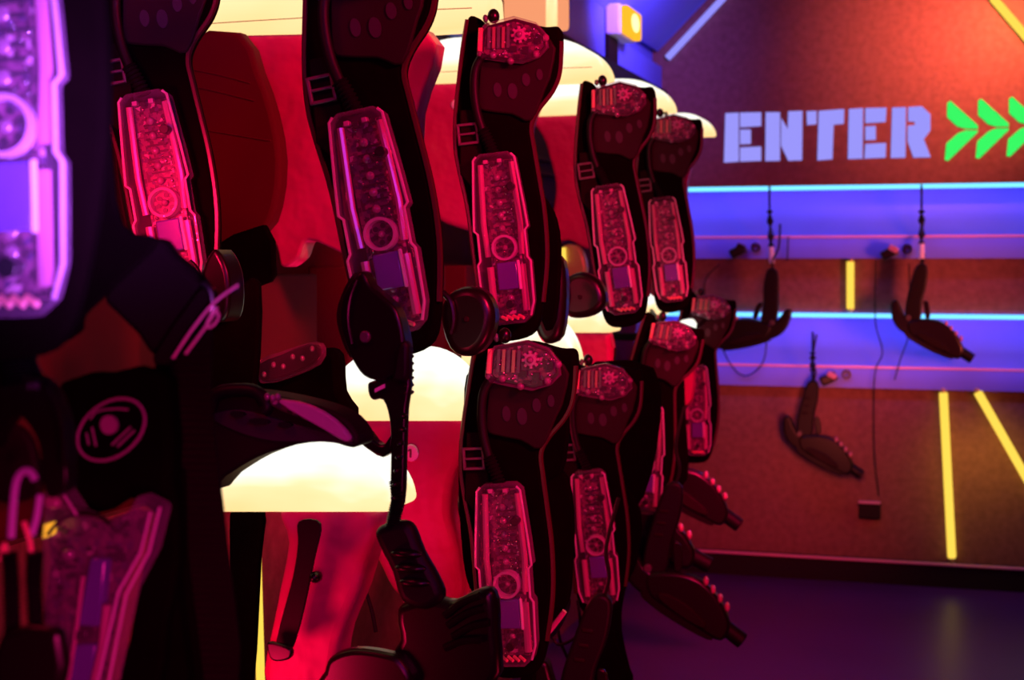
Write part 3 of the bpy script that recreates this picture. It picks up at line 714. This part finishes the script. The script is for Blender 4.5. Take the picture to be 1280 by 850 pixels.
t = thing('back_pad', 'wide maroon vest back with two thin seams, left of the biggest red shell', 'pad', P(280, 200, YZ(280, 3.5)))
pxplate('padding', [(222,58),(298,40),(322,88),(340,140),(350,200),(344,258),(326,292),(270,320),(226,330),(216,200)], YZ(280, 3.4), .05, M['wall'], t, .012, 2, 3)
for pts in ([(236,86),(276,94),(313,104)], [(230,106),(270,114),(318,126)], [(232,158),(290,168),(338,176)]):
    pxtube('seam', pts, YZ(280, 3.4) - .002, .0016, M['wallbox'], t, 6)
pxplate('lower_flap', [(252,318),(330,280),(342,330),(338,352),(300,362),(262,362)], YZ(280, 3.4) - .02, .02, M['fabric'], t, .006, 2)
# big cable, handset at far left
YB = YZ(40, 1.30)
t = thing('phaser_holster', 'dark glossy phaser hanging below the nearest violet module at the left edge', 'toy gun', P(40, 500, YB))
pxtube('ribbed_cable', [(18,392),(20,420),(22,450),(26,480)], YB, .014, M['rubber'], t, 10, 5, ribs=True)
pxplate('collar', [(-6,400),(48,402),(46,425),(40,452),(48,478),(-6,482)], YB + .01, .012, M['rubber'], t, .008, 2)
pxplate('shell', [(-10,470),(30,468),(52,476),(66,496),(78,530),(82,580),(80,612),(60,622),(52,590),(48,556),(36,532),(20,520),(0,540),(-12,560)], YB - .01, .018, M['plastic'], t, .006, 3, 3)
pxplate('inner_shell', [(-12,560),(10,530),(34,542),(46,580),(44,620),(-12,625)], YB + .012, .01, M['cap'], t, .008, 3)
pxplate('name_plate', [(32,478),(46,478),(46,487),(32,487)], YB - .014, .005, M['hole'], t, .001, 1)
pxtube('shell_highlight_rim', [(58,484),(70,510),(78,545),(80,585)], YB - .02, .0028, M['plastic'], t, 6)
t = thing('coiled_lead', 'violet-lit lead looping at the lower left edge', 'cord', P(20, 700, YZ(20, 1.25)))
pxtube('loop_cable', [(14,672),(16,640),(20,604),(28,590),(38,590),(44,600)], YZ(20, 1.25), .0032, M['purple_cable'], t)
pxtube('loop_cable', [(40,668),(46,646),(50,618)], YZ(20, 1.27), .0028, M['purple_cable'], t)
pxtube('coil', [(12,690),(14,720),(15,760),(16,800)], YZ(20, 1.26), .0065, M['rubber'], t, 8, 5, ribs=True)
pxtube('coil', [(44,690),(42,720),(44,760),(46,800)], YZ(20, 1.26), .0065, M['rubber'], t, 8, 5, ribs=True)
pxtube('red_wire', [(0,700),(6,680),(10,700),(18,716)], YZ(20, 1.26), .0022, M['orange_pipe'], t)
pxtube('red_wire', [(30,652),(38,680),(40,712)], YZ(20, 1.26), .0022, M['orange_pipe'], t)
pxplate('plug_body', [(0,790),(66,786),(74,800),(74,862),(-6,862)], YZ(20, 1.24), .015, M['plastic'], t, .006, 2)
# emblem vest piece
YC = YZ(130, 1.5)
t = thing('emblem_vest', 'black vest front printed with a round emblem, clear forked module below', 'vest', P(130, 600, YC))
pxplate('front_pad', [(70,480),(110,466),(160,468),(200,480),(206,560),(206,640),(196,690),(180,780),(166,862),(230,862),(210,700),(208,600)], YC + .02, .03, M['fabric'], t, .006, 1)
pxplate('front_pad', [(64,486),(120,470),(206,470),(208,640),(186,640),(160,622),(130,640),(96,642),(74,610),(82,560)], YC, .03, M['fabric'], t, .008, 2)
pxplate('side_strap', [(196,630),(214,600),(222,700),(206,780),(196,862),(146,862),(160,800),(178,700)], YC + .005, .02, M['fabric'], t, .005, 2)
em = thing('x', '', '', (0, 0, 0)); bpy.data.objects.remove(em)
def emb(cx, cy_, rx, ry, rot, r, a0=0, a1=360, n=28):
    pts = []
    for i in range(n + 1):
        a = R(a0 + (a1 - a0) * i / n); x, y = rx * math.cos(a), ry * math.sin(a)
        pts.append(P(cx + x * math.cos(rot) - y * math.sin(rot), cy_ + x * math.sin(rot) + y * math.cos(rot), YC - .003))
    return tube_bm(pts, r, None, 6)
bm = emb(139, 537, 47, 33, R(-38), .0016)
for a, b in (((108,541),(111,556)), ((115,534),(120,558)), ((140,556),(163,534)), ((147,558),(168,538))):
    tube_bm([P(*a, YC - .003), P(*b, YC - .003)], .0011, bm, 6)
tube_bm(smooth_pts([P(x, y, YC - .003) for x, y in ((113,524),(122,514),(145,511),(160,512))], 4, False), .0011, bm, 6)
wfin(bm, 'emblem_lines', M['emblem'], t)
p = P(136, 531, YC - .003); wfin(disc_bm((p.x, p.z), .0095, .0095, p.y - .001, p.y + .003, 20), 'emblem_dot', M['emblem'], t)
tag_y = YC - .03
t = thing('chest_module', 'clear forked chest module with circuit board, lower left corner', 'electronics', P(110, 750, tag_y))
bd = pxplate('circuit_board', [(56,640),(70,622),(92,646),(130,652),(168,636),(190,640),(176,690),(152,740),(140,800),(128,862),(72,862),(60,800),(54,770),(64,700)], tag_y + .018, .004, M['board'], t, .001, 1)
pxplate('clear_cover', [(52,612),(72,606),(94,640),(130,658),(160,638),(170,618),(200,634),(186,690),(160,740),(146,800),(134,862),(60,862),(52,760),(50,680)], tag_y - .012, .028, M['clear'], t, .005, 1)
for pts in ([(200,634),(186,690),(158,742),(146,800),(134,862)], [(188,640),(176,690),(148,740),(134,800),(120,862)], [(72,606),(96,644)]):
    pxtube('cover_rim', pts, tag_y - .014, .0016, M['clear_rim'], t, 6, 1)
pxplate('battery', [(112,697),(132,700),(124,784),(96,783)], tag_y, .014, M['screen'], t, .003, 1)
pxplate('battery', [(92,806),(120,806),(112,862),(82,862)], tag_y, .014, M['screen'], t, .003, 1)
pxplate('latch', [(94,788),(108,788),(108,801),(92,801)], tag_y - .006, .014, M['chip'], t, .002, 1)
pxtube('light_pipe', [(104,720),(96,784),(84,862)], tag_y - .004, .0024, M['tube'], t, 8, 1)
pxtube('light_pipe', [(134,756),(128,812),(116,862)], tag_y - .004, .0044, M['tube'], t, 8, 1)
pxplate('amber_chip', [(54,656),(68,652),(66,668),(52,674)], tag_y - .002, .006, M['amber'], t, .001, 1)
wfin(ell_bm(P(86, 693, tag_y), (.0075, .006, .006)), 'sensor_dome', M['led'], t)
wfin(ell_bm(P(66, 628, tag_y), (.010, .006, .007)), 'sensor_dome', M['tube'], t)
pxtube('arc_cable', [(60,668),(76,650),(100,642),(126,646),(146,664),(160,650)], tag_y - .008, .002, M['cap'], t)
bm = bmesh.new()
for i in range(34):
    x = 70 + random.random() * 92; y = 650 + random.random() * 120
    if y > 700 and x > 118 or y > 690 and 96 < x < 132: continue
    box_bm(P(x, y, tag_y + .015), (.003 + random.random() * .003, .004, .002 + random.random() * .003), bm)
o = wfin(bm, 'components', M['chip'], t); o['kind'] = 'stuff'
for i in range(6):
    p = P(138 + (i % 3) * 8, 694 + (i // 3) * 6, tag_y + .014); wfin(disc_bm((p.x, p.z), .0022, .0022, p.y - .003, p.y + .003, 8), 'hole', M['chip'], t)

# ================================================================== flattened shoulder piece over the nearest lower lamp
YD = YZ(350, 2.1)
L3 = t = thing('laser_tag_vest', 'vest shoulder lying over the nearest lower lamp, holes and clear sensor seen edge-on', 'vest', P(340, 550, YD))
pxplate('body_pad', [(258,505),(290,490),(340,494),(400,508),(432,524),(448,548),(440,560),(410,553),(370,556),(320,572),(280,596),(258,612)], YD, .06, M['cap'], t, .014, 3, 3)
pxplate('pad_top', [(262,520),(300,512),(360,528),(420,544),(440,556),(400,552),(340,552),(290,538)], YD - .004, .02, M['hole'], t, .004, 3)
for x, y, a in ((298, 518, 10), (325, 527, 14), (357, 531, 9)):
    p = P(x, y, YD - .008); wfin(disc_bm((p.x, p.z), a * .0011, .0042, p.y - .004, p.y + .004), 'vent_hole', M['chip'], t)
pxplate('sensor_board', [(330,499),(372,502),(408,518),(430,536),(440,552),(424,550),(392,530),(350,514)], YD - .015, .014, M['board'], t, .004, 2)
pxplate('sensor_cover', [(348,500),(384,506),(416,524),(436,546),(430,552),(402,536),(360,512)], YD - .03, .013, M['clear_rim'], t, .004, 2)
pxtube('cable', [(262,512),(270,494),(292,488),(320,490),(334,506),(330,514)], YD - .01, .010, M['rubber'], t, 9)
for x, y in ((334,496),(341,498),(347,496)): wfin(ell_bm(P(x, y, YD - .02), (.0045, .0045, .0055)), 'bead', M['led'], t)
# clear sensor of the hidden vest above it
YE = YZ(360, 2.9)
H3 = t = thing('laser_tag_vest', 'half-hidden vest with a small red-lit clear sensor in front of the wall box', 'vest', P(360, 500, YE))
pxplate('body_pad', [(318,466),(345,458),(380,450),(400,436),(420,444),(424,490),(440,520),(400,540),(330,500),(316,490)], YE + .02, .05, M['fabric'], t, .012, 3)
pxplate('sensor_board', [(322,456),(350,444),(384,430),(398,436),(392,452),(360,468),(326,476)], YE, .02, M['cap'], t, .003, 2)
pxplate('sensor_cover', [(320,452),(350,440),(388,428),(400,436),(394,456),(360,472),(324,480)], YE - .015, .035, M['clear'], t, .006, 2)
for i in range(6): wfin(ell_bm(P(330 + i * 12, 468 - i * 5 - (i % 2) * 7, YE - .012), (.005, .005, .006)), 'bead', M['led'], t)

# ================================================================== middle phaser hanging in front of the number form
YF = YZ(480, 2.18)
t = thing('phaser', 'glossy phaser with cup-shaped shell hanging in front of the number 1 form', 'toy gun', P(480, 480, YF))
pxplate('cup_shell', [(424,400),(428,370),(440,350),(452,338),(462,356),(480,372),(496,390),(506,430),(504,456),(492,470),(474,476),(454,470),(440,450),(430,426)], YF, .035, M['plastic'], t, .014, 3, 4)
pxplate('side_shell', [(420,392),(430,360),(444,340),(438,372),(434,420),(438,448),(426,424)], YF + .02, .05, M['cap'], t, .01, 3)
pxtube('shell_rim', [(446,350),(438,372),(435,400),(440,430)], YF - .004, .003, M['plastic'], t)
p = P(457, 421, YF); wfin(disc_bm((p.x, p.z), .008, .009, YF - .006, YF + .004), 'screw', M['grey'], t, .002)
pxplate('rear_block', [(494,440),(502,424),(510,430),(510,470),(504,480),(488,476)], YF - .005, .025, M['rubber'], t, .006, 1, 2)
bm = bmesh.new()
pxplate('neck', [(459,484),(466,476),(510,470),(508,510),(506,560),(503,630),(488,630),(488,560),(486,524),(478,500),(464,500)], YF + .005, .015, M['plastic'], t, .008, 3, 3)
pxplate('trigger_guard', [(440,532),(456,536),(468,552),(480,556),(490,540),(490,560),(478,572),(462,564),(448,552)], YF + .01, .025, M['plastic'], t, .006, 2)
pxplate('label_plate', [(468,486),(480,480),(480,485),(468,491)], YF - .001, .006, M['white'], t, .0005, 1)
for i in range(6):
    wfin(ell_bm(P(511, 446 + i * 9, YF + .02), (.004, .02, .004)), 'ridge', M['rubber'], t)
for i in range(7): wfin(ell_bm(P(505 - i * 2, 520 + i * 17, YF + .0), (.005, .01, .004)), 'bump', M['plastic'], t)
pxplate('grip', [(467,668),(474,658),(500,652),(514,660),(526,690),(544,722),(552,748),(530,764),(500,752),(488,716),(472,684)], YF, .03, M['rubber'], t, .012, 3, 3)
for i in range(3):
    c = P(508 + i * 5, 692 + i * 18, YF - .004)
    wfin(ell_bm(c, (.024, .010, .007)), 'finger_groove', M['plastic'], t)
pxtube('lead', [(494,600),(498,622),(494,640),(490,660)], YF + .01, .009, M['rubber'], t, 9, 5, ribs=True)
# big dark lump at bottom centre
YG = YZ(560, 2.25)
t = thing('phaser', 'large dark phaser body low in the photo between the red forms and the bottom-centre vest', 'toy gun', P(560, 790, YG))
pxplate('barrel_body', [(500,756),(540,748),(566,752),(596,738),(616,742),(620,790),(612,862),(490,862),(488,820),(498,800),(494,776)], YG, .035, M['plastic'], t, .014, 3, 4)
for i, (pa, pb) in enumerate((((556,770),(600,744)), ((560,782),(606,760)), ((566,796),(612,778)), ((556,810),(600,800)))):
    pxtube('ridge', [pa, ((pa[0] + pb[0]) / 2, (pa[1] + pb[1]) / 2 - 4), pb], YG - .004, .006, M['plastic'], t)
pxplate('rear_shell', [(404,840),(412,822),(440,812),(478,816),(500,826),(510,862),(400,862)], YG - .02, .03, M['plastic'], t, .012, 3, 3)
# other dark phaser butts between upper vests
def butt(pts, zc, label, extra=None):
    cx = sum(a for a, b in pts) / len(pts); cyy = sum(b for a, b in pts) / len(pts)
    Y = YZ(cx, zc)
    t = thing('phaser', label, 'toy gun', P(cx, cyy, Y))
    pxplate('cup_shell', pts, Y, .06, M['plastic'], t, .018, 3, 4)
    p = P(cx, cyy, Y); wfin(disc_bm((p.x, p.z), .006, .006, Y - .004, Y + .004), 'screw', M['cap'], t, .002)
    k = min(b for a, b in pts)
    pxtube('side_clip', [(cx - 30, cyy - 34), (cx - 20, cyy - 22), (cx - 16, cyy), (cx - 20, cyy + 18)], Y - .01, .006, M['plastic'], t)
    return t
butt([(548,392),(560,366),(584,358),(606,368),(616,396),(606,430),(584,446),(560,436)], 2.9, 'round dark phaser butt between the pink-lit vest and the buckled vest')
butt([(690,372),(706,348),(726,340),(748,352),(756,376),(744,392),(724,398),(706,394)], 3.9, 'round dark phaser butt in front of the small lower lamp')
butt([(664,380),(672,340),(684,318),(702,326),(706,370),(700,420),(680,430),(668,412)], 3.55, 'tall dark phaser side right of the buckled vest module')
butt([(246,388),(250,350),(258,322),(270,312),(284,340),(286,380),(278,402),(262,398)], 2.5, 'slim dark phaser clip behind the metal ring')
# phasers between lower vests
G3 = 'phasers half hidden between lower vests'
for px, py, zc, rot, lb in ((672, 540, 3.6, -34, 'phaser lying upward between the two nearest lower vests'),
                            (676, 640, 3.7, -20, 'dark phaser under the other one between the nearest lower vests'),
):
    cp(gp, P(px, py, YZ(px, zc) + .1), (0, R(rot), R(170)), lb, G3, 1.0)
# side straps and back halves: parts of their own vests
def obj_mat(o): return Matrix.LocRotScale(o.location, o.rotation_euler, o.scale)
def wchild(bm, name, m, parent, bev=0):
    bmesh.ops.transform(bm, matrix=obj_mat(parent).inverted(), verts=bm.verts)
    return finish(bm, name, m, parent, bev, origin=Vector((0, 0, 0)))
def skirt(pts, zc, parent, name='side_strap'):
    cx = sum(a for a, b in pts) / len(pts); Y = YZ(cx, zc)
    q = [P(v.x, v.y, Y) for v in smooth_pts([(a, b, 0) for a, b in pts], 3)]
    return wchild(prism_bm([(p.x, p.z) for p in q], Y, Y + .02), name, M['fabric'], parent, .005)
skirt([(582,470),(604,460),(612,520),(606,620),(600,700),(612,745),(590,742),(578,700),(572,600),(578,530)], 3.12, L4)
skirt([(676,620),(704,590),(716,640),(714,720),(706,760),(668,800),(668,862),(648,862),(664,780)], 3.4, L4)
skirt([(592,470),(650,480),(704,500),(708,560),(688,600),(590,590),(580,520)], 3.25, L4, 'back_half')
skirt([(730,752),(766,750),(770,800),(790,862),(712,862),(734,810)], 4.2, L5)
skirt([(770,600),(800,640),(796,700),(780,740),(776,790),(790,862),(764,862),(760,700)], 4.3, L5)
skirt([(716,470),(816,460),(820,560),(790,640),(730,620)], 4.35, L5, 'back_half')
skirt([(818,420),(850,440),(856,520),(858,600),(824,600)], 5.3, L6, 'back_half')
skirt([(668,250),(690,262),(700,310),(694,400),(676,400)], 3.4, vproto)
skirt([(256,366),(292,360),(322,354),(318,480),(300,492),(262,490)], 2.85, V2)
skirt([(290,630),(326,640),(322,700),(312,862),(292,862),(286,700)], 2.5, L3)
skirt([(404,470),(420,540),(400,560),(388,520),(380,480)], 3.0, H3)
# what the vests hang from: cords to the ceiling above the frame, pegs on the forms
def hang(parent, a, b, r=.006, name='hanging_loop'):
    return wchild(tube_bm([a, (a + b) / 2, b], r, None, 7), name, M['rubber'], parent)
for o in (V1, V2, V3):
    a = Vector(o.location) + Vector((0, .05, -.03)); hang(o, a, Vector((a.x, a.y, 3.71)))
for o, tgt in ((vproto, (598, 20, YZ(420, 3.45) + .08)), (V5, (750, 101, YZ(640, 4.62) + .05)), (V6, (832, 141, YZ(740, 5.75) + .05)),
               (L4, (592, 480, YZ(500, 3.3) + .05)), (L5, (700, 455, YZ(650, 4.15) + .05)), (L6, (812, 385, YZ(815, 5.6) + .05)), (L7, (858, 420, YZ(855, 5.9) + .05))):
    a = Vector(o.location) + Vector((0, .035, -.08)); hang(o, a, P(*tgt), .008)
for pts, zc, lb in (([(656,830),(672,806),(690,785),(706,764)], 3.2, 'pink-lit thin rod low between the lower vests'),
                    ([(696,770),(700,800),(712,830),(716,860)], 3.9, 'thin cable hanging at bottom centre left'),
                    ([(722,750),(724,790),(700,806),(690,796)], 3.8, 'thin cable looping between the lower vests'),
                    ([(430,714),(452,730),(464,760),(470,790)], 2.9, 'thin cable loop under the number 1 form')):
    Y = YZ(pts[0][0], zc)
    w3 = smooth_pts([P(a, b, Y) for a, b in pts], 5, False)
    rod = 'rod' in lb
    tag(finish(tube_bm(w3, .006 if rod else .004, None, 7), 'thin_rod' if rod else 'cable', M['tube'] if rod else M['rubber'], None), lb, 'rod' if rod else 'cable')
